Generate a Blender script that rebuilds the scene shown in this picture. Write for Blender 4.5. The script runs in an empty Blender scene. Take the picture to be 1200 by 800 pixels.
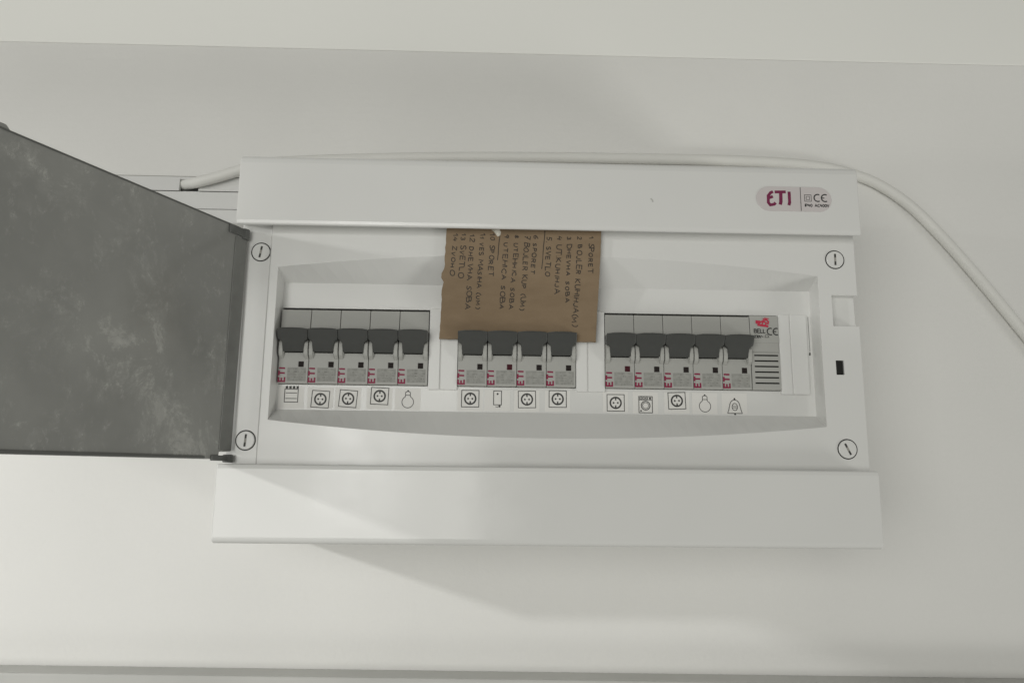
import bpy, bmesh, math, random
from mathutils import Matrix, Vector
random.seed(4)
S = bpy.context.scene
C = S.collection

# ------------------------------------------------------------------ camera, light, exposure
cam = bpy.data.objects.new('camera', bpy.data.cameras.new('camera'))
C.objects.link(cam)
right = Vector((0.99964, -0.02439, 0.01137)); up = Vector((-0.01541, -0.17208, 0.98496)); fwd = Vector((0.02207, 0.98478, 0.17239))
cam.matrix_world = Matrix(((right.x, up.x, -fwd.x, -0.03155), (right.y, up.y, -fwd.y, -0.50905), (right.z, up.z, -fwd.z, -0.06918), (0, 0, 0, 1)))
cam.data.sensor_width = 36.0
cam.data.lens = 860.0 / 1200.0 * 36.0
cam.data.clip_start = 0.005
cam.data.clip_end = 50
S.camera = cam

world = bpy.data.worlds.new('World'); S.world = world
world.use_nodes = True
bgn = world.node_tree.nodes['Background']
bgn.inputs['Color'].default_value = (0.985, 0.985, 0.92, 1)
bgn.inputs['Strength'].default_value = 0.21

def area(name, loc, target, size, size_y, power, color):
    l = bpy.data.lights.new(name, 'AREA'); l.shape = 'RECTANGLE'; l.size = size; l.size_y = size_y
    l.energy = power; l.color = color
    o = bpy.data.objects.new(name, l); C.objects.link(o)
    o.location = loc
    o.rotation_euler = (Vector(target) - Vector(loc)).to_track_quat('-Z', 'Y').to_euler()
    return o
# shaded lamp on the left that throws the lid's and the box's shadow down to the right
kl = bpy.data.lights.new('key_lamp', 'SPOT'); kl.energy = 17.5; kl.color = (1.0, 0.998, 0.985)
kl.spot_size = math.radians(72); kl.spot_blend = 0.75; kl.shadow_soft_size = 0.022
key = bpy.data.objects.new('key_lamp', kl); C.objects.link(key)
key.location = (-1.10, -0.60, 0.185)
key.rotation_euler = Vector((0.70, 0.46, -0.56)).to_track_quat('-Z', 'Y').to_euler()
# broad light of the room, from the front and left
area('room_light', (-0.72, -1.76, -0.10), (0, 0, -0.1), 1.4, 1.1, 14.2, (1.0, 0.992, 0.945))
# small light added for the pale patch mirrored in the plastic at lower left
area('mirror_patch_light', (-0.40, -1.72, -0.07), (-0.1, 0, -0.07), 0.21, 0.27, 0.62, (1.0, 1.0, 0.98))
# window low on the right: lights the lid's inner face and throws the box's soft shadow up to the left
area('window_light', (2.35, -1.0, -1.35), (0, 0, 0.0), 0.55, 0.55, 15.0, (1.0, 0.995, 0.945))

S.view_settings.view_transform = 'Standard'
S.view_settings.look = 'None'
S.view_settings.exposure = 0.06
S.view_settings.gamma = 1.0

# ------------------------------------------------------------------ materials
def mat(name, col, rough=0.5, spec=0.5, var=0.0, vscale=30.0, bump=0.0, bscale=400.0, col2=None, coat=0.0):
    m = bpy.data.materials.new(name); m.use_nodes = True
    nt = m.node_tree; b = nt.nodes['Principled BSDF']
    b.inputs['Base Color'].default_value = (*col, 1)
    b.inputs['Roughness'].default_value = rough
    b.inputs['Specular IOR Level'].default_value = spec
    b.inputs['Coat Weight'].default_value = coat
    tc = nt.nodes.new('ShaderNodeTexCoord')
    if var > 0:
        n = nt.nodes.new('ShaderNodeTexNoise'); n.inputs['Scale'].default_value = vscale; n.inputs['Detail'].default_value = 6
        r = nt.nodes.new('ShaderNodeMapRange'); r.inputs['From Min'].default_value = 0.3; r.inputs['From Max'].default_value = 0.7
        mx = nt.nodes.new('ShaderNodeMix'); mx.data_type = 'RGBA'
        mx.inputs['A'].default_value = (*col, 1)
        c2 = col2 or tuple(c * (1 - var) for c in col)
        mx.inputs['B'].default_value = (*c2, 1)
        nt.links.new(tc.outputs['Object'], n.inputs['Vector'])
        nt.links.new(n.outputs['Fac'], r.inputs['Value'])
        nt.links.new(r.outputs['Result'], mx.inputs['Factor'])
        nt.links.new(mx.outputs['Result'], b.inputs['Base Color'])
    if bump > 0:
        n = nt.nodes.new('ShaderNodeTexNoise'); n.inputs['Scale'].default_value = bscale; n.inputs['Detail'].default_value = 4
        bp = nt.nodes.new('ShaderNodeBump'); bp.inputs['Strength'].default_value = bump; bp.inputs['Distance'].default_value = 0.0006
        nt.links.new(tc.outputs['Object'], n.inputs['Vector'])
        nt.links.new(n.outputs['Fac'], bp.inputs['Height'])
        nt.links.new(bp.outputs['Normal'], b.inputs['Normal'])
    return m

M = {}
M['wall'] = mat('wall_paint', (0.755, 0.75, 0.725), 0.75, 0.3, 0.035, 9, 0.3, 330)
M['soffit'] = mat('soffit_paint', (0.88, 0.88, 0.84), 0.7, 0.3, 0.02, 7, 0.10, 260)
M['trim'] = mat('trim_paint', (0.50, 0.50, 0.475), 0.4, 0.4, 0.12, 14, 0.05, 200)
M['white'] = mat('white_plastic', (0.705, 0.705, 0.685), 0.115, 0.5, 0.02, 22, 0.03, 500)
def worn_gloss(m, lo, hi):     # handled plastic: gloss broken up by wiped patches
    nt = m.node_tree; tc = nt.nodes.new('ShaderNodeTexCoord'); n = nt.nodes.new('ShaderNodeTexNoise'); r = nt.nodes.new('ShaderNodeMapRange')
    n.inputs['Scale'].default_value = 28; n.inputs['Detail'].default_value = 7; n.inputs['Roughness'].default_value = .65
    r.inputs['From Min'].default_value = .35; r.inputs['From Max'].default_value = .7; r.inputs['To Min'].default_value = lo; r.inputs['To Max'].default_value = hi
    nt.links.new(tc.outputs['Object'], n.inputs['Vector']); nt.links.new(n.outputs['Fac'], r.inputs['Value'])
    nt.links.new(r.outputs['Result'], nt.nodes['Principled BSDF'].inputs['Roughness'])
worn_gloss(M['white'], .08, .24)
M['blank'] = mat('blank_plastic', (0.74, 0.74, 0.72), 0.32, 0.45)
M['trunk'] = mat('trunking_plastic', (0.66, 0.66, 0.645), 0.35, 0.45, 0.03, 20)
M['cable'] = mat('cable_sheath', (0.74, 0.735, 0.70), 0.5, 0.4, 0.05, 30)
M['grey'] = mat('breaker_plastic', (0.41, 0.41, 0.385), 0.45, 0.4, 0.05, 120, 0.06, 900)
M['cheek'] = mat('cheek_plastic', (0.42, 0.42, 0.395), 0.45, 0.35)
M['handle'] = mat('toggle_plastic', (0.066, 0.068, 0.064), 0.42, 0.4, 0.12, 150)
M['void'] = mat('dark_gap', (0.02, 0.02, 0.018), 0.8, 0.2)
M['window'] = mat('window_black', (0.022, 0.017, 0.016), 0.7, 0.15)
M['window_red'] = mat('window_red', (0.06, 0.012, 0.018), 0.7, 0.15)
M['red'] = mat('print_crimson', (0.24, 0.018, 0.058), 0.5, 0.3)
M['purple'] = mat('print_plum', (0.205, 0.026, 0.080), 0.45, 0.3, 0.2, 500)
M['bellred'] = mat('print_red', (0.50, 0.035, 0.07), 0.5, 0.3)
M['black'] = mat('print_black', (0.05, 0.05, 0.048), 0.55, 0.3)
M['fine'] = mat('print_grey', (0.20, 0.20, 0.185), 0.6, 0.3, 0.9, 380, col2=(0.36, 0.36, 0.335))
M['finebg'] = mat('print_ground', (0.36, 0.36, 0.335), 0.6, 0.3, 0.25, 420)
M['paper'] = mat('sticker_paper', (0.74, 0.73, 0.70), 0.5, 0.35)
M['badge'] = mat('badge_foil', (0.60, 0.562, 0.555), 0.35, 0.5, 0.04, 60)
M['card'] = mat('cardboard', (0.252, 0.178, 0.108), 0.9, 0.1, 0.0, 60, 0.25, 700)
M['cardedge'] = mat('cardboard_edge', (0.22, 0.155, 0.095), 0.95, 0.1)
M['ink'] = mat('ballpoint_ink', (0.036, 0.030, 0.026), 0.6, 0.3)
M['torn'] = mat('torn_paper', (0.72, 0.70, 0.63), 0.8, 0.2)
M['slotgrey'] = mat('slot_grey', (0.33, 0.32, 0.29), 0.6, 0.3)
M['knuckle'] = mat('knuckle_smoke', (0.115, 0.118, 0.112), 0.3, 0.5)

def card_nodes(m):
    nt = m.node_tree; b = nt.nodes['Principled BSDF']
    tc = nt.nodes.new('ShaderNodeTexCoord')
    mp = nt.nodes.new('ShaderNodeMapping'); mp.inputs['Scale'].default_value = (40, 1, 120)
    n = nt.nodes.new('ShaderNodeTexNoise'); n.inputs['Scale'].default_value = 2.0; n.inputs['Detail'].default_value = 8
    n2 = nt.nodes.new('ShaderNodeTexNoise'); n2.inputs['Scale'].default_value = 35; n2.inputs['Detail'].default_value = 6
    ad = nt.nodes.new('ShaderNodeMath'); ad.operation = 'ADD'
    r = nt.nodes.new('ShaderNodeValToRGB')
    r.color_ramp.elements[0].position = 0.35; r.color_ramp.elements[0].color = (0.222, 0.162, 0.104, 1)
    r.color_ramp.elements[1].position = 0.68; r.color_ramp.elements[1].color = (0.262, 0.195, 0.128, 1)
    h = nt.nodes.new('ShaderNodeMath'); h.operation = 'MULTIPLY'; h.inputs[1].default_value = 0.5
    nt.links.new(tc.outputs['Object'], mp.inputs['Vector']); nt.links.new(mp.outputs['Vector'], n.inputs['Vector'])
    nt.links.new(tc.outputs['Object'], n2.inputs['Vector'])
    nt.links.new(n.outputs['Fac'], ad.inputs[0]); nt.links.new(n2.outputs['Fac'], ad.inputs[1])
    nt.links.new(ad.outputs[0], h.inputs[0]); nt.links.new(h.outputs[0], r.inputs['Fac'])
    nt.links.new(r.outputs['Color'], b.inputs['Base Color'])
card_nodes(M['card'])

def lid_material():
    m = bpy.data.materials.new('smoked_lid'); m.use_nodes = True
    nt = m.node_tree; b = nt.nodes['Principled BSDF']
    tc = nt.nodes.new('ShaderNodeTexCoord')
    def noise(scale, detail, rough, lo, hi, stretch=(1, 1, 1), dist=0.0):
        mp = nt.nodes.new('ShaderNodeMapping'); mp.inputs['Scale'].default_value = stretch
        n = nt.nodes.new('ShaderNodeTexNoise'); n.inputs['Scale'].default_value = scale
        n.inputs['Detail'].default_value = detail; n.inputs['Roughness'].default_value = rough; n.inputs['Distortion'].default_value = dist
        r = nt.nodes.new('ShaderNodeMapRange'); r.inputs['From Min'].default_value = lo; r.inputs['From Max'].default_value = hi
        nt.links.new(tc.outputs['Object'], mp.inputs['Vector']); nt.links.new(mp.outputs['Vector'], n.inputs['Vector'])
        nt.links.new(n.outputs['Fac'], r.inputs['Value'])
        return r.outputs['Result']
    def math_(op, a, c):
        q = nt.nodes.new('ShaderNodeMath'); q.operation = op
        for i, v in enumerate((a, c)):
            if isinstance(v, float): q.inputs[i].default_value = v
            else: nt.links.new(v, q.inputs[i])
        return q.outputs[0]
    big = noise(15, 4, 0.6, 0.38, 0.64)                         # broad cloudy dust
    smear = noise(48, 10, 0.78, 0.49, 0.66, (1, 1, 0.85), 0.35)      # wiped streaks
    fleck = noise(210, 8, 0.8, 0.50, 0.68, (1, 1, 0.8), 0.4)     # brighter scuffs
    dust = math_('ADD', math_('MULTIPLY', big, 0.22), math_('MULTIPLY', math_('MULTIPLY', smear, big), 0.60))
    dust = math_('ADD', dust, math_('MULTIPLY', math_('MULTIPLY', fleck, smear), 0.75))
    ramp = nt.nodes.new('ShaderNodeMix'); ramp.data_type = 'RGBA'
    ramp.inputs['A'].default_value = (0.25, 0.252, 0.238, 1)
    ramp.inputs['B'].default_value = (0.50, 0.50, 0.47, 1)
    nt.links.new(dust, ramp.inputs['Factor'])
    nt.links.new(ramp.outputs['Result'], b.inputs['Base Color'])
    rg = nt.nodes.new('ShaderNodeMapRange'); rg.inputs['To Min'].default_value = 0.14; rg.inputs['To Max'].default_value = 0.5
    nt.links.new(dust, rg.inputs['Value']); nt.links.new(rg.outputs['Result'], b.inputs['Roughness'])
    b.inputs['Specular IOR Level'].default_value = 0.5
    return m
M['lid'] = lid_material()
M['hingegrey'] = mat('hinge_strip_smoke', (0.20, 0.203, 0.190), 0.25, 0.5, 0.2, 90)

# ------------------------------------------------------------------ helpers; coordinates in mm: (x right, o out of the wall, z up)
def P(x, o, z): return Vector((x * .001, -o * .001, z * .001))

def link(name, bm, m, parent=None, loc=None, bevel=0, segs=2, smooth=False, angle=30):
    me = bpy.data.meshes.new(name)
    bmesh.ops.recalc_face_normals(bm, faces=bm.faces)
    bm.to_mesh(me); bm.free()
    mats = m if isinstance(m, (list, tuple)) else [m]
    for k in mats: me.materials.append(M[k])
    if smooth:
        for p in me.polygons: p.use_smooth = True
    o = bpy.data.objects.new(name, me); C.objects.link(o)
    if parent: o.parent = parent
    if loc is not None: o.location = loc
    if bevel:
        b = o.modifiers.new('bevel', 'BEVEL'); b.width = bevel * .001; b.segments = segs
        b.limit_method = 'ANGLE'; b.angle_limit = math.radians(angle)
    return o

def tag(o, label=None, cat=None, group=None, kind=None):
    if label: o['label'] = label
    if cat: o['category'] = cat
    if group: o['group'] = group
    if kind: o['kind'] = kind
    return o

def empty(name, x, o, z, label, cat, group=None):
    e = bpy.data.objects.new(name, None); C.objects.link(e); e.location = P(x, o, z); e.empty_display_size = .01
    return tag(e, label, cat, group)

def box(bm, x0, x1, o0, o1, z0, z1):
    v = [bm.verts.new(P(x, o, z)) for x in (x0, x1) for o in (o0, o1) for z in (z0, z1)]
    for f in ((0, 1, 3, 2), (4, 6, 7, 5), (0, 4, 5, 1), (2, 3, 7, 6), (0, 2, 6, 4), (1, 5, 7, 3)):
        bm.faces.new([v[i] for i in f])

def newbox(*a):
    bm = bmesh.new(); box(bm, *a); return bm

def prism_x(prof, x0, x1):
    """profile of (o, z) swept along x"""
    bm = bmesh.new()
    a = [bm.verts.new(P(x0, o, z)) for o, z in prof]; b = [bm.verts.new(P(x1, o, z)) for o, z in prof]
    n = len(prof)
    for i in range(n): bm.faces.new((a[i], a[(i + 1) % n], b[(i + 1) % n], b[i]))
    bm.faces.new(a); bm.faces.new(b[::-1])
    return bm

def prism_o(poly, o0, o1):
    """front outline of (x, z) swept out of the wall; o1 may be a function of (x, z)"""
    f = o1 if callable(o1) else (lambda x, z: o1)
    bm = bmesh.new()
    a = [bm.verts.new(P(x, o0, z)) for x, z in poly]; b = [bm.verts.new(P(x, f(x, z), z)) for x, z in poly]
    n = len(poly)
    for i in range(n): bm.faces.new((a[i], a[(i + 1) % n], b[(i + 1) % n], b[i]))
    bm.faces.new(a); bm.faces.new(b[::-1])
    return bm

def ribbon(bm, pts, w, to3, h, closed=False):
    """flat line of printing or ink: pts in 2D mm, to3(u, v, h) -> point"""
    p = [Vector(q) for q in pts]
    q = [p[0]]
    for a in p[1:]:
        if (a - q[-1]).length > 1e-4: q.append(a)
    p = q
    if closed and (p[0] - p[-1]).length < 1e-4: p.pop()
    n = len(p)
    if n < 2: return
    L, R = [], []
    for i in range(n):
        d0 = (p[i] - p[i - 1]).normalized() if (i > 0 or closed) else None
        d1 = (p[(i + 1) % n] - p[i]).normalized() if (i < n - 1 or closed) else None
        d0 = d0 or d1; d1 = d1 or d0
        n0 = Vector((-d0.y, d0.x)); n1 = Vector((-d1.y, d1.x))
        m = n0 + n1
        m = m.normalized() if m.length > .2 else n1
        k = min(1 / max(m.dot(n1), .45), 2.0)
        L.append(p[i] + m * (w / 2 * k)); R.append(p[i] - m * (w / 2 * k))
    vl = [bm.verts.new(to3(a.x, a.y, h)) for a in L]; vr = [bm.verts.new(to3(a.x, a.y, h)) for a in R]
    for i in range(n if closed else n - 1):
        j = (i + 1) % n
        try: bm.faces.new((vl[i], vl[j], vr[j], vr[i]))
        except ValueError: pass

def disc(bm, cx, cy, r, to3, h, n=14):
    bm.faces.new([bm.verts.new(to3(cx + r * math.cos(2 * math.pi * i / n), cy + r * math.sin(2 * math.pi * i / n), h)) for i in range(n)])

def arc(cx, cy, r, a0, a1, n=12, ry=None):
    ry = ry or r
    return [(cx + r * math.cos(math.radians(a0 + (a1 - a0) * i / n)), cy + ry * math.sin(math.radians(a0 + (a1 - a0) * i / n))) for i in range(n + 1)]

G = {  # stroke letters in a unit box
 'A': [[(0, 0), (.4, 1), (.8, 0)], [(.15, .35), (.66, .38)]],
 'B': [[(0, 0), (.02, 1), (.5, .95), (.58, .75), (.45, .56), (.05, .52)], [(.45, .55), (.7, .4), (.62, .08), (0, 0)]],
 'C': [[(.7, .88), (.45, 1), (.15, .85), (0, .5), (.15, .15), (.45, 0), (.7, .12)]],
 'D': [[(0, 0), (.02, 1), (.4, .95), (.68, .6), (.6, .2), (.3, 0), (0, 0)]],
 'E': [[(.62, 1), (0, 1), (0, 0), (.62, 0)], [(0, .5), (.52, .52)]],
 'H': [[(0, 0), (.03, 1)], [(.65, 0), (.66, 1)], [(.02, .5), (.65, .52)]],
 'I': [[(.1, 0), (.12, 1)]],
 'J': [[(.55, 1), (.55, .25), (.4, .02), (.15, .03), (0, .25)]],
 'K': [[(0, 0), (.02, 1)], [(.6, 1), (.05, .45), (.65, 0)]],
 'L': [[(0, 1), (0, 0), (.55, .02)]],
 'M': [[(0, 0), (.05, 1), (.4, .35), (.78, 1), (.85, 0)]],
 'O': [[(.38, 1), (.1, .85), (0, .5), (.1, .12), (.38, 0), (.65, .15), (.74, .5), (.64, .86), (.38, 1)]],
 'P': [[(0, 0), (.03, 1), (.5, .97), (.62, .75), (.5, .52), (.03, .48)]],
 'R': [[(0, 0), (.03, 1), (.5, .97), (.6, .75), (.48, .54), (.03, .5)], [(.25, .5), (.65, 0)]],
 'S': [[(.6, .88), (.35, 1), (.08, .85), (.1, .62), (.5, .42), (.6, .2), (.35, 0), (.02, .1)]],
 'T': [[(0, 1), (.72, .98)], [(.36, .97), (.35, 0)]],
 'U': [[(0, 1), (.03, .25), (.2, 0), (.5, .02), (.64, .3), (.66, 1)]],
 'V': [[(0, 1), (.32, 0), (.68, 1)]],
 'Z': [[(0, 1), (.62, 1), (.02, 0), (.66, .02)]],
 '0': [[(.3, 1), (.06, .8), (0, .5), (.08, .15), (.3, 0), (.52, .18), (.6, .5), (.52, .84), (.3, 1)]],
 '1': [[(0, .68), (.28, 1), (.3, 0)]],
 '2': [[(.02, .8), (.2, 1), (.5, .92), (.52, .66), (.02, 0), (.6, .03)]],
 '3': [[(.03, .92), (.3, 1), (.52, .8), (.4, .56), (.2, .52)], [(.22, .52), (.5, .42), (.54, .15), (.3, 0), (0, .08)]],
 '4': [[(.2, 1), (.02, .42), (.62, .45)], [(.48, .85), (.45, 0)]],
 '5': [[(.55, 1), (.1, 1), (.06, .58), (.4, .6), (.56, .35), (.42, .04), (0, .04)]],
 '6': [[(.5, 1), (.15, .7), (.02, .3), (.2, 0), (.48, .06), (.54, .34), (.32, .48), (.06, .36)]],
 '7': [[(0, 1), (.55, 1), (.22, 0)], [(.12, .5), (.5, .52)]],
 '8': [[(.3, .53), (.08, .75), (.28, 1), (.5, .8), (.3, .53), (.02, .26), (.28, 0), (.56, .25), (.3, .53)]],
 '9': [[(.5, .72), (.3, .5), (.05, .66), (.14, .96), (.42, .98), (.5, .72), (.4, 0)]],
 '(': [[(.35, 1.1), (.08, .75), (.08, .25), (.35, -.1)]],
 ')': [[(.05, 1.1), (.32, .75), (.32, .25), (.05, -.1)]],
 '.': [[(.05, .0), (.12, .1)]],
 '~': [[(0, .45), (.15, .6), (.4, .4), (.55, .55)]],
}
def text(bm, s, size, at, to3, w, rd=(1, 0), upv=(0, 1), h=.06, jit=0.0, sp=.28, xs=1.0, rnd=None):
    """letters as ribbons; rd = reading direction, upv = up of the letters, in the surface's 2D mm"""
    rnd = rnd or random.Random(1)
    cx = 0.0; k = 0
    for ch in s:
        if ch == ' ':
            cx += .6 * size * xs; continue
        wmax = max(a for st in G[ch] for a, b in st)
        dy = rnd.uniform(-jit, jit) * size * .5; sc = 1 + rnd.uniform(-jit, jit); sk = rnd.uniform(-jit, jit) * .6
        for st in G[ch]:
            pts = []
            for a, b in st:
                u = cx + (a + b * sk) * size * xs * sc + rnd.uniform(-jit, jit) * size * .12
                v = b * size * sc + dy + rnd.uniform(-jit, jit) * size * .12
                pts.append((at[0] + rd[0] * u + upv[0] * v, at[1] + rd[1] * u + upv[1] * v))
            k += 1
            ribbon(bm, pts, w, to3, h + .012 * (k % 5))
        cx += (wmax + sp) * size * xs
    return cx

def flat(o):
    return lambda u, v, h: P(u, o + h, v)

# ------------------------------------------------------------------ the setting
SO, SZ = 28.0, 223.8
tag(link('wall', newbox(-1500, 1500, -60, 0, -900, 700), 'wall'), kind='structure')
sf = link('ceiling_beam', newbox(-1500, 1500, 0, SO, SZ, 420), 'soffit', bevel=0.8, segs=3)
tag(sf, kind='structure')
cv = [(SO - .4, SZ - .2)] + [((SO - .4) * (1 - q / 14) ** 1.9, SZ - .2 - 66 * q / 14) for q in range(1, 15)] + [(-1, SZ - 70), (-1, SZ - .2)]
tag(link('added_shade_cove', prism_x(cv, -1500, 1500), 'wall', smooth=False), kind='structure')  # cove added so the upper wall shades darker towards the beam
ledge = link('door_frame_trim', newbox(-1200, 1200, 0, 19, -330, -198.6), 'trim', bevel=.9)
ledge.rotation_euler = (0, math.radians(.42), 0)
tag(ledge, kind='structure')

# ------------------------------------------------------------------ distribution box
BOX = empty('distribution_box', 0, 0, -110, 'white plastic distribution box on the wall with its smoked lid swung open', 'fuse box')
OFF = P(0, 0, 110)          # children are drawn about the wall point behind the box's centre
def part(name, bm, m, parent=BOX, **k):
    o = link(name, bm, m, parent, **k)
    if parent is BOX: o.location = OFF
    return o

# back housing: open tray
bm = bmesh.new()
box(bm, -180, 180, 0, 3, -69, 71)
box(bm, -180, -177, 3, 80, -69, 71); box(bm, 177, 180, 3, 80, -69, 71)
part('housing', bm, 'white')

def band(top):
    pr = [(0.5, 72.6), (95.2, 72.6), (96.2, 69.5), (98, 69.5), (98.6, 72), (98.6, 107.2), (97.9, 110.2), (96.2, 111.8), (92, 112.6), (0.5, 112.8)]
    if not top: pr = [(0.5, -70.6), (95.2, -70.6), (96.2, -67.5), (98, -67.5), (98.6, -70), (98.4, -107.2), (97.4, -109.0), (95.6, -109.8), (0.5, -110.0)]
    return prism_x(pr, -183.3, 183.3)
part('top_band', band(True), 'white', bevel=1.6, segs=3, angle=25)
part('bottom_band', band(False), 'white', bevel=1.6, segs=3, angle=25)

# cover panel with the arched recess and three cut-outs
PITCH, X0 = 17.5, -158.9
def mx(i): return X0 + PITCH * (i + .5)
CT, CB = 25.0, -21.0
def zt(x): return 47 + 10 * (1 - (x / 160.2) ** 2)
def zb(x): return -42.6 - 8.6 * (1 - (x / 160.2) ** 2)
cuts = [(X0 - .3, X0 + 5 * PITCH + .3), (X0 + 6 * PITCH - .3, X0 + 10 * PITCH + .3), (X0 + 11 * PITCH - .3, X0 + 17 * PITCH + .3)]
xs = sorted(set([-160.2, 160.2] + [round(-160.2 + 320.4 * i / 36, 3) for i in range(37)] + [c for p in cuts for c in p]))
xs = [x for i, x in enumerate(xs) if i == 0 or x - xs[i - 1] > .05]
bm = bmesh.new()
def V(x, o, z): return bm.verts.new(P(x, o, z))
def quad(*p): bm.faces.new([V(*q) for q in p])
def inn(x): return max(-159.7, min(159.7, x))
for a, b in zip(xs[:-1], xs[1:]):
    ia, ib = inn(a), inn(b)
    quad((a, 88, 74), (b, 88, 74), (b, 88, zt(b)), (a, 88, zt(a)))
    quad((a, 88, zt(a)), (b, 88, zt(b)), (ib, 76, 40.4), (ia, 76, 40.4))
    quad((ia, 76, 40.4), (ib, 76, 40.4), (ib, 76, CT), (ia, 76, CT))
    if not any(c0 - .01 <= a and b <= c1 + .01 for c0, c1 in cuts):
        quad((ia, 76, CT), (ib, 76, CT), (ib, 76, CB), (ia, 76, CB))
    quad((ia, 76, CB), (ib, 76, CB), (ib, 76, -35.8), (ia, 76, -35.8))
    quad((ia, 76, -35.8), (ib, 76, -35.8), (b, 88, zb(b)), (a, 88, zb(a)))
    quad((a, 88, zb(a)), (b, 88, zb(b)), (b, 88, -73), (a, 88, -73))
for c0, c1 in cuts:           # walls of the cut-outs
    c0, c1 = inn(c0), inn(c1)
    inner = [x for x in xs if c0 - .01 <= inn(x) <= c1 + .01]
    for a, b in zip(inner[:-1], inner[1:]):
        a, b = inn(a), inn(b)
        quad((a, 76, CT), (b, 76, CT), (b, 73.5, CT), (a, 73.5, CT)); quad((a, 76, CB), (b, 76, CB), (b, 73.5, CB), (a, 73.5, CB))
    for c in (c0, c1): quad((c, 76, CT), (c, 76, CB), (c, 73.5, CB), (c, 73.5, CT))
for s in (-1, 1):              # end walls of the recess
    quad((s * 160.2, 88, zt(160.2)), (s * 160.2, 88, zb(160.2)), (s * 159.7, 76, -35.8), (s * 159.7, 76, CB), (s * 159.7, 76, CT), (s * 159.7, 76, 40.4))
# left margin: raised rim beside the recess, lower strip under the hinge
quad((-160.2, 88, 74), (-160.2, 88, 47), (-160.2, 88, -42.6), (-160.2, 88, -73), (-164.8, 88, -73), (-164.8, 88, 74))
quad((-164.8, 88, -73), (-164.8, 88, 74), (-166.2, 85.6, 74), (-166.2, 85.6, -73))
quad((-166.2, 85.6, 74), (-166.2, 85.6, -73), (-183.2, 85.6, -73), (-183.2, 85.6, 74))
quad((-183.2, 85.6, -73), (-183.2, 85.6, 74), (-183.2, 50, 74), (-183.2, 50, -73))
# right margin with finger notch and latch slot
R = 183.4
quad((160.2, 88, 74), (160.2, 88, 47), (160.2, 88, -42.6), (160.2, 88, -73), (167.9, 88, -73), (167.9, 88, -12.2), (167.9, 88, -3.7), (167.9, 88, 16.8), (167.9, 88, 35.5), (167.9, 88, 74))
quad((167.9, 88, 74), (167.9, 88, 35.5), (R, 88, 35.5), (R, 88, 74))
quad((167.9, 88, 16.8), (167.9, 88, -3.7), (172.6, 88, -3.7), (R, 88, -3.7), (R, 88, 16.8))
quad((172.6, 88, -3.7), (172.6, 88, -12.2), (R, 88, -12.2), (R, 88, -3.7))
quad((167.9, 88, -12.2), (167.9, 88, -73), (R, 88, -73), (R, 88, -12.2), (172.6, 88, -12.2))
N = 83.0
quad((167.9, N, 35.5), (167.9, N, 16.8), (R, N, 16.8), (R, N, 35.5))
quad((167.9, 88, 35.5), (167.9, 88, 16.8), (167.9, N, 16.8), (167.9, N, 35.5))
quad((167.9, 88, 35.5), (R, 88, 35.5), (R, N, 35.5), (167.9, N, 35.5))
quad((167.9, 88, 16.8), (R, 88, 16.8), (R, N, 16.8), (167.9, N, 16.8))
for z0, z1, o in ((74, 35.5, 88), (35.5, 16.8, N), (16.8, -3.7, 88), (-3.7, -12.2, 88), (-12.2, -73, 88)):
    quad((R, o, z0), (R, o, z1), (R, 50, z1), (R, 50, z0))
for p in (((167.9, -3.7), (172.6, -3.7)), ((167.9, -12.2), (172.6, -12.2)), ((167.9, -3.7), (167.9, -12.2)), ((172.6, -3.7), (172.6, -12.2))):
    quad((p[0][0], 88, p[0][1]), (p[1][0], 88, p[1][1]), (p[1][0], 84, p[1][1]), (p[0][0], 84, p[0][1]))
bmesh.ops.remove_doubles(bm, verts=bm.verts, dist=1e-5)
part('cover_panel', bm, 'white', bevel=.9, segs=3, angle=25)
part('latch_slot_shade', newbox(168.3, 172.2, 82.5, 87.3, -11.8, -4.1), 'void')  # dark plug: the shade inside the slot is put in as colour

# cover screws
for x, z, o, ang in ((-171.6, 56.4, 85.6, 9), (-172.6, -54.3, 85.6, 4), (171.2, 57.3, 88, 1), (171.3, -55.2, 88, -26)):
    bm = bmesh.new(); f = lambda u, v, h, o=o: P(u, o + h, v)
    top = [bm.verts.new(P(x + 5.15 * math.cos(i * math.pi / 16), o + .75, z + 5.15 * math.sin(i * math.pi / 16))) for i in range(32)]
    bot = [bm.verts.new(P(x + 5.35 * math.cos(i * math.pi / 16), o - .5, z + 5.35 * math.sin(i * math.pi / 16))) for i in range(32)]
    bm.faces.new(top)
    for i in range(32): bm.faces.new((top[i], top[(i + 1) % 32], bot[(i + 1) % 32], bot[i]))
    sc = part('cover_screw', bm, 'white', bevel=.35, segs=2, angle=40)
    bm = bmesh.new(); ribbon(bm, arc(x, z, 5.55, 0, 360, 36), .55, f, .12, closed=True)
    link('rim_gap', bm, 'void', sc)
    c, s_ = math.cos(math.radians(ang)), math.sin(math.radians(ang))
    bm = bmesh.new(); ribbon(bm, [(x + 3.5 * s_ * k, z + 3.5 * c * k) for k in (-1, 1)], 1.25, f, .80)
    link('slot', bm, 'slotgrey', sc)
    bm = bmesh.new()
    for a, b in ((-3.5, -1.2), (1.2, 3.4)): ribbon(bm, [(x + t * s_, z + t * c) for t in (a, b)], 1.0, f, .86)
    link('slot_end', bm, 'black', sc)

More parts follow.
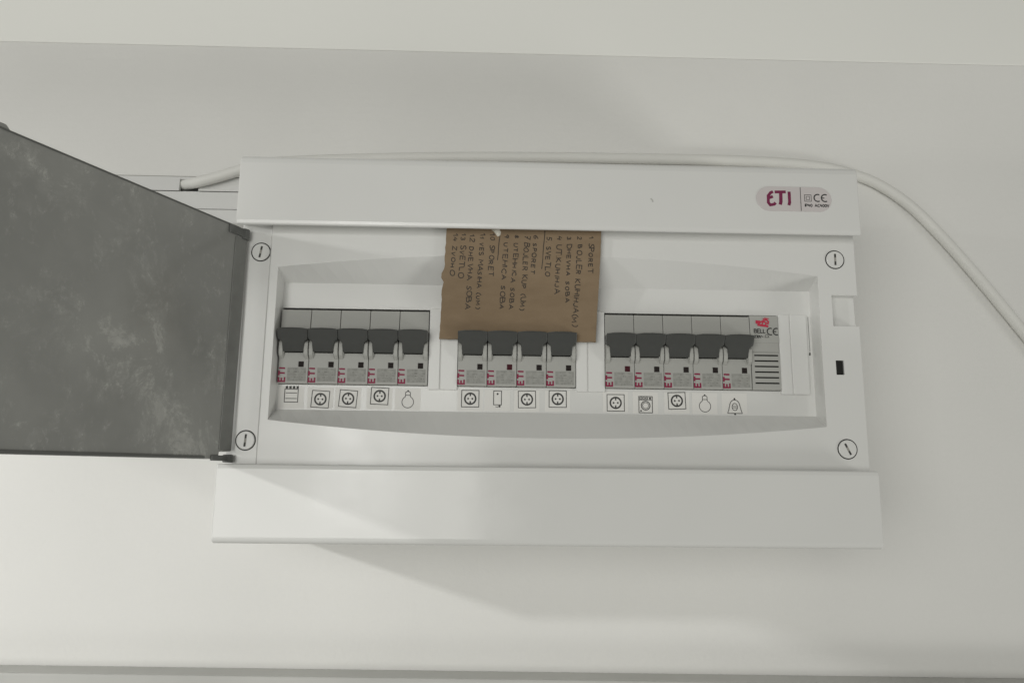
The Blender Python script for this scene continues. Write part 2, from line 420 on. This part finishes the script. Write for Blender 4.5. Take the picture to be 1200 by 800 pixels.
# blanking plates (one module each)
for i in (5, 10, 17):
    x = mx(i)
    bm = bmesh.new()
    box(bm, x - 8.5, x - 1.9, 74, 78.2, -23.0, 25.2); box(bm, x - 1.9, x - 1.3, 74, 77.6, -23.0, 25.2); box(bm, x - 1.3, x + 8.6, 74, 78.2, -23.0, 25.2)
    b = part('blanking_plate', bm, 'blank', bevel=.25)
bm = bmesh.new(); ribbon(bm, [(158.05, 24.5), (158.15, 3)], .22, flat(76), .1); ribbon(bm, [(158.1, 2.6), (157.9, .8)], .8, flat(76), .1)
part('plate_gap', bm, 'void')

# badge on the top band
def stad(cx, cz, w, h, n=12):
    r = h / 2
    return [(cx + w / 2 - r + r * math.cos(math.radians(-90 + 180 * i / n)), cz + r * math.sin(math.radians(-90 + 180 * i / n))) for i in range(n + 1)] + \
           [(cx - w / 2 + r + r * math.cos(math.radians(90 + 180 * i / n)), cz + r * math.sin(math.radians(90 + 180 * i / n))) for i in range(n + 1)]
bd = part('logo_badge', prism_o(stad(144, 90.9, 45, 15.2), 98.4, 99.0), 'badge', bevel=.2)
tag(bd, 'rounded foil badge with plum lettering')
f = flat(99.0)
bm = bmesh.new()
for k, pl in enumerate(([(131.6, 95.2), (130.2, 94.6), (128.6, 92.6), (128.5, 88.4), (129.6, 86.9), (132.0, 87.4), (132.8, 88.4)], [(128.8, 91.2), (131.4, 92.2)],
           [(132.6, 95.0), (139.2, 95.2)], [(136.2, 94.8), (136.0, 89.0), (135.5, 87.2)], [(141.2, 95.4), (141.2, 88.6), (140.6, 86.9)])):
    ribbon(bm, pl, 1.75 if k != 3 else 2.0, f, .05 + .02 * k)
link('lettering', bm, 'purple', bd)
bm = bmesh.new(); ribbon(bm, [(148.0, 98.2), (147.9, 83.5)], .35, f, .06)
for a, w in ((2.0, .3), (1.0, .28)): ribbon(bm, [(152.3 - a, 91.6 - a), (152.3 + a, 91.6 - a), (152.3 + a, 91.6 + a), (152.3 - a, 91.6 + a)], w, f, .06, closed=True)
ribbon(bm, arc(158.2, 91.8, 2.2, 60, 300), .75, f, .06); ribbon(bm, arc(162.6, 91.8, 2.2, 60, 300), .75, f, .06); ribbon(bm, [(160.6, 91.8), (162.2, 91.8)], .6, f, .09)
text(bm, 'IP40', 1.7, (150.2, 86.2), f, .42, sp=.22); text(bm, 'AC400V', 1.7, (156.2, 86.2), f, .42, sp=.2)
link('small_print', bm, 'black', bd)
bm = bmesh.new(); ribbon(bm, [(58.6, 89.6), (59.6, 88.6), (59.9, 87.4)], .9, flat(98.6), .06); part('scuff_mark', bm, 'trim')

# symbol stickers under the modules
def socket(bm, f):
    ribbon(bm, [(-5.1, -4.9), (5.1, -4.9), (5.1, 4.9), (-5.1, 4.9)], .42, f, .05, True)
    ribbon(bm, arc(0, 0, 3.2, 0, 360, 28), .95, f, .05, True)
    for s in (-1, 1):
        disc(bm, s * 1.25, 0, .55, f, .07, 10)
        ribbon(bm, [(0, s * 1.5), (0, s * 3.0)], .8, f, .08)
def stove(bm, f):
    ribbon(bm, [(-3.9, -4.4), (3.9, -4.4), (3.9, 3.2), (-3.9, 3.2)], .4, f, .05, True)
    for z in (.9, -2.3): ribbon(bm, [(-3.3, z), (3.3, z)], .38, f, .05)
    for k in range(4): ribbon(bm, [(-3.5 + 2.1 * k, 4.2), (-2.2 + 2.1 * k, 4.3)], 1.5, f, .07)
def bulb(bm, f):
    ribbon(bm, [(-1.3, 2.2), (-1.7, 1.2)] + arc(0, -1.7, 3.4, 125, 415, 26) + [(1.7, 1.2), (1.3, 2.2)], .38, f, .05)
    ribbon(bm, [(-1.4, 2.3), (1.4, 2.3), (1.4, 3.9), (.6, 4.5), (-.6, 4.5), (-1.4, 3.9)], .38, f, .07, True)
    disc(bm, 0, 4.9, .5, f, .05, 8)
def boiler(bm, f):
    ribbon(bm, [(-2.3, -3.6), (2.3, -3.6), (2.3, 4.6), (-2.3, 4.6)], .42, f, .05, True)
    disc(bm, 0, 2.8, .6, f, .05, 8); ribbon(bm, [(-1.2, -4.7), (.4, -4.9)], .35, f, .05); disc(bm, 1.2, -4.5, .7, f, .05, 8)
def washer(bm, f):
    ribbon(bm, [(-4, -4.8), (4, -4.8), (4, 4.8), (-4, 4.8)], .42, f, .05, True)
    ribbon(bm, [(-3.8, 2.7), (3.8, 2.7)], .3, f, .07)
    for a, b in ((-3.4, -2.2), (-1.6, -.4), (.2, 1.2)): ribbon(bm, [(a, 3.2), (a, 4.2), (b, 4.2), (b, 3.2)], .35, f, .07, True)
    disc(bm, 2.7, 3.7, .75, f, .07, 8)
    ribbon(bm, arc(0, -.6, 2.6, 0, 360, 24), .5, f, .05, True); ribbon(bm, arc(0, -.6, 1.8, 0, 360, 20), .3, f, .05, True)
    disc(bm, -2.8, -3.7, .55, f, .07, 8)
def bell(bm, f):
    ribbon(bm, [(-4.4, -4), (-3.7, -2)] + arc(0, 0, 3.1, 170, 10, 12, 4) + [(3.7, -2), (4.4, -4)], .4, f, .05)
    ribbon(bm, [(-4.4, -4), (4.4, -4)], .4, f, .07)
    ribbon(bm, arc(0, -.2, 1.6, 0, 360, 18, 2.1), .38, f, .05, True); ribbon(bm, [(-1.2, .2), (1.2, .2)], .3, f, .07); ribbon(bm, [(-1.2, -.7), (1.2, -.7)], .3, f, .07)
    disc(bm, 0, 4.6, .6, f, .05, 8); disc(bm, 0, -4.4, .6, f, .09, 8)
ICONS = [(0, stove, -151.1, -27.0, 0), (1, socket, -134, -29.5, -3), (2, socket, -117.8, -29, -4), (3, socket, -99.4, -27.2, -2), (4, bulb, -82.8, -28.8, 0),
         (6, socket, -46.1, -28, 0), (7, boiler, -30, -27.8, 0), (8, socket, -12.6, -28, 1), (9, socket, 5.6, -27.5, 0),
         (11, socket, 40, -29.3, 0), (12, washer, 57.8, -30.1, 0), (13, socket, 76.5, -27.6, 2), (14, bulb, 93.2, -28.9, 0), (15, bell, 111, -30.6, 0)]
for i, fn, x, z, a in ICONS:
    st = part('symbol_sticker', newbox(x - 7.6, x + 7.4, 75.9, 76.1 + .03 * (i % 3), -35.2 + .3 * (i % 2), -22.6), 'paper')
    c, s_ = math.cos(math.radians(a)), math.sin(math.radians(a))
    bm = bmesh.new(); fn(bm, lambda u, v, h: P(x + u * c - v * s_, 76.17 + h, z + u * s_ + v * c))
    link('symbol', bm, 'black', st)

# hinged lid, swung open: local frame (x along the lid from the hinge, y = normal, z up)
TH = math.radians(24.2)
def lidP(s, t, z):   # s along the lid, t towards the inside (to the right of it)
    return P(-179.5 - s * math.sin(TH) + t * math.cos(TH), 88 + s * math.cos(TH) + t * math.sin(TH), z)
def lbox(bm, s0, s1, t0, t1, z0, z1):
    v = [bm.verts.new(lidP(s, t, z)) for s in (s0, s1) for t in (t0, t1) for z in (z0, z1)]
    for q in ((0, 1, 3, 2), (4, 6, 7, 5), (0, 4, 5, 1), (2, 3, 7, 6), (0, 2, 6, 4), (1, 5, 7, 3)): bm.faces.new([v[k] for k in q])
bm = bmesh.new()
outline = [(4.5, 68.8), (139.5, 68.8), (141.5, 70.8), (360, 71.0), (360, -65.2), (18, -65.2), (9, -65.0), (8.8, -61.2), (0, -60.6), (-1, 66.0), (3, 67.0)]
a = [bm.verts.new(lidP(s, 0, z)) for s, z in outline]; b = [bm.verts.new(lidP(s, -2.6, z)) for s, z in outline]
for i in range(len(outline)): bm.faces.new((a[i], a[(i + 1) % len(a)], b[(i + 1) % len(a)], b[i]))
bm.faces.new(a); bm.faces.new(b[::-1])
LID = part('hinged_lid', bm, 'lid', bevel=.5)
tag(LID, 'smoked grey lid, dusty and scuffed, swung open on its left hinge')
bm = bmesh.new(); lbox(bm, 6, 358, .05, .7, 67.9, 68.7); link('edge_lip', bm, 'knuckle', LID, bevel=.4)
bm = bmesh.new(); lbox(bm, 20, 358, .05, 1.4, -65.1, -63.6); link('edge_lip', bm, 'knuckle', LID, bevel=.4)
bm = bmesh.new(); lbox(bm, .5, 9.5, .05, .6, -60.2, 62.5); link('hinge_edge', bm, 'hingegrey', LID, bevel=.3)
def knuckle(z0, z1):
    bm = bmesh.new(); n = 16
    ra = [bm.verts.new(lidP(1.5 + 3.0 * math.cos(2 * math.pi * i / n), 2.6 * math.sin(2 * math.pi * i / n) - .6, z0)) for i in range(n)]
    rb = [bm.verts.new(lidP(1.5 + 3.0 * math.cos(2 * math.pi * i / n), 2.6 * math.sin(2 * math.pi * i / n) - .6, z1)) for i in range(n)]
    for i in range(n): bm.faces.new((ra[i], ra[(i + 1) % n], rb[(i + 1) % n], rb[i]))
    bm.faces.new(ra[::-1]); bm.faces.new(rb)
    lbox(bm, 3.5, 15, -.3, 1.5, z0 + .8, z1 - .6)
    link('hinge_knuckle', bm, 'knuckle', LID, bevel=.5)
knuckle(62.6, 68.9); knuckle(-66.8, -62.4)

# ------------------------------------------------------------------ circuit breakers
HOUT = [(-8.68, 10.5), (-5.0, 10.9), (0, 11.0), (5.0, 10.9), (8.68, 10.5), (8.68, 6.0), (8.4, 4.8), (6.7, 3.6), (6.3, 2.6), (6.15, -2.1), (-6.15, -2.1), (-6.3, 2.6), (-6.7, 3.6), (-8.4, 4.8), (-8.68, 6.0)]
def hfront(x, z):
    return 81.0 + (z + 3.5) / 14.5 * 7.0 - (abs(x) / 8.35) ** 2 * .5
proto = {}
def breaker(i, label, group, red=False):
    t = empty('circuit_breaker', mx(i), 40, -20.7, label, 'circuit breaker', group)
    loc = P(0, -40, 20.7)
    def put(name, make, m, **k):
        key = (name, k.pop('key', 0))
        if key not in proto:
            o = link(name, make(), m, t, **k); proto[key] = o
        else:
            o = proto[key].copy(); C.objects.link(o); o.parent = t
            if m != proto[key].data.materials[0].name and isinstance(m, str) and o.data.materials[0] is not M[m]:
                o.data = o.data.copy(); o.data.materials[0] = M[m]
        o.location = loc
        return o
    put('body', lambda: prism_x([(40, -20.7), (78.6, -20.7), (79, -20.2), (79, -2.5), (74, -2.3), (74, 9.0), (79.4, 10.5), (78.6, 23.4), (40, 23.4)], -8.62, 8.62), 'grey', bevel=.3)
    for s in (-1, 1):
        put('cheek', lambda: (lambda bb: (bmesh.ops.translate(bb, verts=bb.verts, vec=P(s * 7.3, 0, 0)), bb)[1])(
            prism_x([(73, -6.2), (79.3, -6.2), (81.6, -4.2), (82.4, -1), (82.0, 3.0), (80.0, 5.6), (73, 5.8)], -1.2, 1.2)), 'cheek', key=s, bevel=.5, segs=3)
        put('cheek_rib', lambda: (lambda bb: (bmesh.ops.translate(bb, verts=bb.verts, vec=P(s * 6.05, 0, 0)), bb)[1])(
            prism_x([(73, -5.4), (78.8, -5.4), (80.4, -3.6), (80.9, -1), (80.2, 2.6), (73, 3.4)], -.35, .35)), 'cheek', key=s)
    put('toggle', lambda: prism_o(HOUT, 74.2, hfront), 'handle', bevel=.3, segs=2)
    put('status_window', lambda: newbox(2.9, 6.0, 78.9, 79.15, -11.0, -7.7), 'window_red' if red else 'window')
    def eti():
        b = bmesh.new()
        text(b, 'ETI', 3.5, (-4.7, -19.6), flat(79), 1.0, rd=(0, 1), upv=(-1, 0), h=.06, sp=.24, xs=1.15)
        return b
    put('lettering', eti, 'red')
    rnd = random.Random(100 + i)
    b = bmesh.new(); box(b, -3.4, 7.5, 78.9, 79.07, -19.4, -11.4)
    o = link('print_ground', b, 'finebg', t); o.location = loc
    b = bmesh.new()
    for k, z in enumerate((-12.3, -13.9, -15.5, -17.1, -18.6)):
        x = -3.2
        while x < 6.9:
            w = rnd.uniform(.4, 2.0)
            if rnd.random() < .72:
                ribbon(b, [(x, z), (min(x + w, 7.3), z + rnd.uniform(-.15, .15))], rnd.uniform(.35, .95), flat(79), .11)
            x += w + rnd.uniform(.25, .9)
    o = link('fine_print', b, 'fine', o)
    return t

GL, GM, GR = 'breakers in the left bank', 'breakers under the cardboard note', 'breakers in the right bank'
for i, lab, g, red in (
    (0, 'grey circuit breaker above the cooker symbol, leftmost of all', GL, False),
    (1, 'grey circuit breaker second from the lid in the left bank', GL, False),
    (2, 'grey circuit breaker in the middle of the left bank of five', GL, False),
    (3, 'grey circuit breaker fourth in the left bank, beside the one above a bulb', GL, False),
    (4, 'grey circuit breaker above the bulb symbol at the right end of the left bank', GL, False),
    (6, 'grey circuit breaker under the cardboard, leftmost of the middle bank', GM, False),
    (7, 'grey circuit breaker under the cardboard, above the narrow water heater symbol', GM, True),
    (8, 'grey circuit breaker under the cardboard, third of the middle bank', GM, False),
    (9, 'grey circuit breaker under the cardboard, rightmost of the middle bank', GM, False),
    (11, 'grey circuit breaker with a reddish window, leftmost of the right bank', GR, True),
    (12, 'grey circuit breaker above the washing machine symbol', GR, False),
    (13, 'grey circuit breaker above a socket symbol in the middle of the right bank', GR, False),
    (14, 'grey circuit breaker above the bulb symbol in the right bank', GR, False),
    (15, 'grey circuit breaker above the bell symbol, next to the slotted bell module', GR, False)):
    breaker(i, lab, g, red)

# bell module at the right end
t = empty('bell_module', mx(16), 40, -20.7, 'pale grey bell module with six slots and red emblem at the right end', 'door bell')
loc = P(0, -40, 20.7)
def bp(name, b, m, **k):
    o = link(name, b, m, t, **k); o.location = loc; return o
bp('body', prism_x([(40, -20.7), (79.4, -20.7), (79.4, 1.6), (78.6, 1.9), (78.6, 7.4), (79.4, 7.8), (79.0, 24.2), (40, 24.2)], -8.6, 8.6), 'grey', bevel=.3)
for k in range(6):
    z = -.1 - 3.33 * k
    bp('vent_slot', newbox(-6.9, 7.4, 79.2, 79.46, z - .45, z + .45), 'void')
f = flat(79.3)
b = bmesh.new()
ribbon(b, [(-5.2, 20.3), (-2.4, 20.1)], 2.0, f, .1); ribbon(b, [(-2.6, 20.0), (1.2, 21.8), (2.6, 20.6), (2.2, 18.8)], .9, f, .12)
ribbon(b, [(-4.2, 18.6), (-1.8, 18.2), (2.4, 17.7)], 1.3, f, .14); ribbon(b, [(-1.6, 18.4), (-.4, 20.8), (1.4, 19.6), (.4, 18.2)], .8, f, .16)
ribbon(b, [(-.8, 21.8), (.4, 22.6), (2.8, 22.3)], .6, f, .18)
bp('emblem', b, 'bellred')
b = bmesh.new()
text(b, 'BELL', 2.3, (-6.3, 13.6), f, .5, h=.12, sp=.18)
ribbon(b, arc(3.6, 14.5, 2.0, 65, 295), .7, f, .12); ribbon(b, arc(7.2, 14.5, 2.0, 65, 295), .7, f, .12); ribbon(b, [(5.4, 14.5), (7.0, 14.5)], .6, f, .16)
text(b, '230V~', 1.5, (-6.3, 10.6), f, .45, h=.12, sp=.15)
ribbon(b, arc(1.2, 11.6, 1.0, -30, 210, 10), .3, f, .12); ribbon(b, [(-.2, 10.9), (2.6, 10.9)], .3, f, .14)
bp('lettering', b, 'black')

# ------------------------------------------------------------------ cardboard note
NOTE = empty('cardboard_note', -17, 81, 6.5, 'brown cardboard note with handwritten list, tucked under the top band', 'note')
NL = P(17, -81, -6.5)
def co(x, z):     # front of the card: leans in towards its foot, slightly bowed
    v = (z - 6.5) / 66
    q = min(v / .72, 1.0)
    return 82.2 + 8.0 * (q * q * (3 - 2 * q) * .5 + q * .5) + 1.2 * v + .3 * math.sin((x + 20) * .05)
bm = bmesh.new(); nx, nz = 30, 26
rnd = random.Random(7)
jl = [rnd.uniform(-.35, .35) for _ in range(nz + 1)]; jr = [rnd.uniform(-.12, .12) for _ in range(nz + 1)]; jb = [rnd.uniform(-.15, .15) for _ in range(nx + 1)]
def cxz(i, j):
    v = j / nz
    z = 6.6 + 65.7 * v + (jb[i] - .6 * i / nx if j == 0 else 0)
    xl = -64.9 + 3.4 * v + jl[j] * (1.6 if .35 < v < .72 else .6) - (.8 if .5 < v < .6 else 0)
    xr = 27.6 + 2.6 * v + jr[j]
    return xl + (xr - xl) * i / nx, z
fr = [[None] * (nz + 1) for _ in range(nx + 1)]; bk = [[None] * (nz + 1) for _ in range(nx + 1)]
for i in range(nx + 1):
    for j in range(nz + 1):
        x, z = cxz(i, j)
        fr[i][j] = bm.verts.new(P(x, co(x, z), z)); bk[i][j] = bm.verts.new(P(x, co(x, z) - 1.3, z))
for i in range(nx):
    for j in range(nz):
        bm.faces.new((fr[i][j], fr[i + 1][j], fr[i + 1][j + 1], fr[i][j + 1])); bm.faces.new((bk[i][j], bk[i][j + 1], bk[i + 1][j + 1], bk[i + 1][j]))
for j in range(nz):
    for i in (0, nx): bm.faces.new((fr[i][j], fr[i][j + 1], bk[i][j + 1], bk[i][j]))
for i in range(nx):
    for j in (0, nz): bm.faces.new((fr[i][j], fr[i + 1][j], bk[i + 1][j], bk[i][j]))
link('card', bm, 'card', NOTE, loc=NL)
fc = lambda u, v, h: P(u, co(u, v) + h, v)
LINES = [('1 SPORET', (24.3, 70.0), (23.7, 47.2)), ('2 BOJLER KUHIHJA(M)', (17.7, 69.8), (14.7, 16.5)), ('3 DHEVHA SOBA', (11.5, 69.7), (10.4, 29.8)),
    ('4 UT.KUHIHJA', (5.3, 70.1), (3.8, 34.9)), ('5. SVETLO', (-.8, 69.5), (-1.8, 45.2)), ('6 SPORET', (-8.5, 70.4), (-10.4, 46.1)),
    ('7 BOJLER KUP (UM)', (-13.8, 70.3), (-16.3, 25.2)), ('8 UTEHHICA SOBA', (-19.8, 70.2), (-22.8, 25.6)), ('9 UTEHICA SOBA', (-25.9, 70.6), (-28.4, 25.5)),
    ('10 SPORET', (-34.3, 71.0), (-35.2, 44.6)), ('11 VES MASIHA (UM)', (-40.2, 70.8), (-42.4, 25.8)), ('12 DHEVHA SOBA', (-46.3, 70.2), (-48.4, 25.7)),
    ('13 SVETLO', (-51.3, 70.6), (-52.9, 43.7)), ('14 ZVOHO', (-56.0, 70.5), (-58.0, 45.2))]
for k, (s, a, e) in enumerate(LINES):
    a = (a[0], a[1] - 2.4); e = (e[0], e[1] - 2.4)
    d = Vector(e) - Vector(a); ln = d.length; d.normalize(); u = Vector((-d.y, d.x))
    if u.x < 0: u = -u
    size = 2.6 + .2 * math.sin(k * 2.3)
    b0 = bmesh.new(); full = text(b0, s, size, (0, 0), flat(0), .3); b0.free()
    bm = bmesh.new(); r2 = random.Random(30 + k)
    text(bm, s, size, (a[0] - u.x * 1.4, a[1] - u.y * 1.4), fc, .46, rd=tuple(d), upv=tuple(u), h=.08, jit=.19, xs=ln / full, rnd=r2)
    link('handwriting', bm, 'ink', NOTE, loc=NL)
for a, e in (((-3.4, 71), (-5.1, 47.7)), ((-30.0, 70), (-31.3, 52.5))):
    bm = bmesh.new(); ribbon(bm, [(a[0] + (e[0] - a[0]) * q / 5 + .12 * math.sin(q * 2), a[1] + (e[1] - a[1]) * q / 5) for q in range(6)], .42, fc, .08)
    link('ruled_line', bm, 'ink', NOTE, loc=NL)
bm = bmesh.new(); ring = [(-35.2, 70.9), (-33.0, 71.7), (-30.4, 71.3), (-29.4, 69.6), (-29.9, 67.6), (-31.4, 66.9), (-32.6, 68.4), (-33.8, 69.9)]
a = [bm.verts.new(fc(u, v, .02)) for u, v in ring]; b = [bm.verts.new(fc(-31.6 + (u + 31.6) * .72, 69.6 + (v - 69.6) * .72, .9 + .4 * math.sin(u * 5))) for u, v in ring]
for i in range(8): bm.faces.new((a[i], a[(i + 1) % 8], b[(i + 1) % 8], b[i]))
bm.faces.new(b)
link('torn_scrap', bm, 'torn', NOTE, loc=NL)

# ------------------------------------------------------------------ trunking and cable
T1 = empty('cable_trunking', -320, 0, 121.4, 'white cable trunking with a cut opening, upper strip left of the box', 'trunking', 'trunking left of the box')
T1L = P(320, 0, -121.4)
poly = [(-460, 121.4), (-255.6, 121.4), (-255.6, 129.9), (-242.4, 129.9), (-242.4, 121.4), (-184.5, 121.4), (-184.5, 132.3), (-460, 132.3)]
link('cover', prism_o(poly, 10.8, 14), 'trunk', T1, loc=T1L, bevel=.35)
bm = bmesh.new(); box(bm, -460, -184.5, 0, 1.2, 121.6, 132.1); box(bm, -460, -184.5, 1.2, 10.6, 131.2, 132.1); box(bm, -460, -184.5, 1.2, 10.6, 121.6, 122.2)
link('base', bm, 'trunk', T1, loc=T1L)
bm = bmesh.new(); ribbon(bm, [(-460, 131.75), (-184.5, 131.75)], .45, flat(14), .08)
link('seam', bm, 'slotgrey', T1, loc=T1L)
T2 = empty('cable_trunking', -320, 0, 97.5, 'white cable trunking, lower strip left of the box behind the open lid', 'trunking', 'trunking left of the box')
T2L = P(320, 0, -97.5)
link('cover', newbox(-460, -184.5, 11, 14.2, 108.2, 120.7), 'trunk', T2, loc=T2L, bevel=.35)
link('base', prism_x([(0, 97.5), (15.2, 97.5), (15.6, 98.2), (15.6, 107.0), (15, 107.6), (10.8, 107.8), (10.8, 120.5), (0, 120.5)], -460, -184.5), 'trunk', T2, loc=T2L, bevel=.3)

CP = [(-262.4, 6, 128.4), (-252.9, 10, 127.3), (-241.7, 17, 126.6), (-227.8, 18.5, 130.1), (-212.4, 18, 135.7), (-197.6, 17, 141.2), (-167.5, 14, 145.4), (-132.0, 11, 148.8), (-71.3, 7, 153.2), (3.2, 4.4, 156.0), (69.0, 4.2, 156.6), (122.5, 4.2, 156.8), (168.0, 4.2, 156.1), (198.4, 4.2, 154.1), (220.4, 4.2, 150.3), (245.2, 4.2, 141.8), (269.2, 4.2, 125.2), (292.2, 4.2, 100.3), (317.4, 4.2, 68.2), (341.8, 4.2, 34.7), (365.6, 4.2, 0.8), (400, 4.2, -52), (440, 4.2, -130), (478, 4.2, -260), (496, 4.2, -520), (500, 4.2, -860)]
def catmull(p, n=8):
    p = [Vector(q) for q in p]; p = [2 * p[0] - p[1]] + p + [2 * p[-1] - p[-2]]; out = []
    for i in range(1, len(p) - 2):
        for k in range(n):
            t = k / n
            out.append(.5 * ((2 * p[i]) + (p[i + 1] - p[i - 1]) * t + (2 * p[i - 1] - 5 * p[i] + 4 * p[i + 1] - p[i + 2]) * t * t + (-p[i - 1] + 3 * p[i] - 3 * p[i + 1] + p[i + 2]) * t ** 3))
    out.append(p[-2]); return out
path = catmull(CP); bm = bmesh.new(); rings = []; n = 16
for i, c in enumerate(path):
    d = (path[min(i + 1, len(path) - 1)] - path[max(i - 1, 0)]).normalized()
    s1 = d.cross(Vector((0, 1, 0))).normalized(); s2 = s1.cross(d)
    rings.append([bm.verts.new(P(*(c + s1 * 3.75 * math.cos(2 * math.pi * k / n) + s2 * 3.9 * math.sin(2 * math.pi * k / n)))) for k in range(n)])
for a, b in zip(rings[:-1], rings[1:]):
    for k in range(n): bm.faces.new((a[k], a[(k + 1) % n], b[(k + 1) % n], b[k]))
bm.faces.new(rings[0]); bm.faces.new(rings[-1][::-1])
tag(link('power_cable', bm, 'cable', smooth=True), 'off-white cable from the trunking over the box and down the right wall', 'cable')
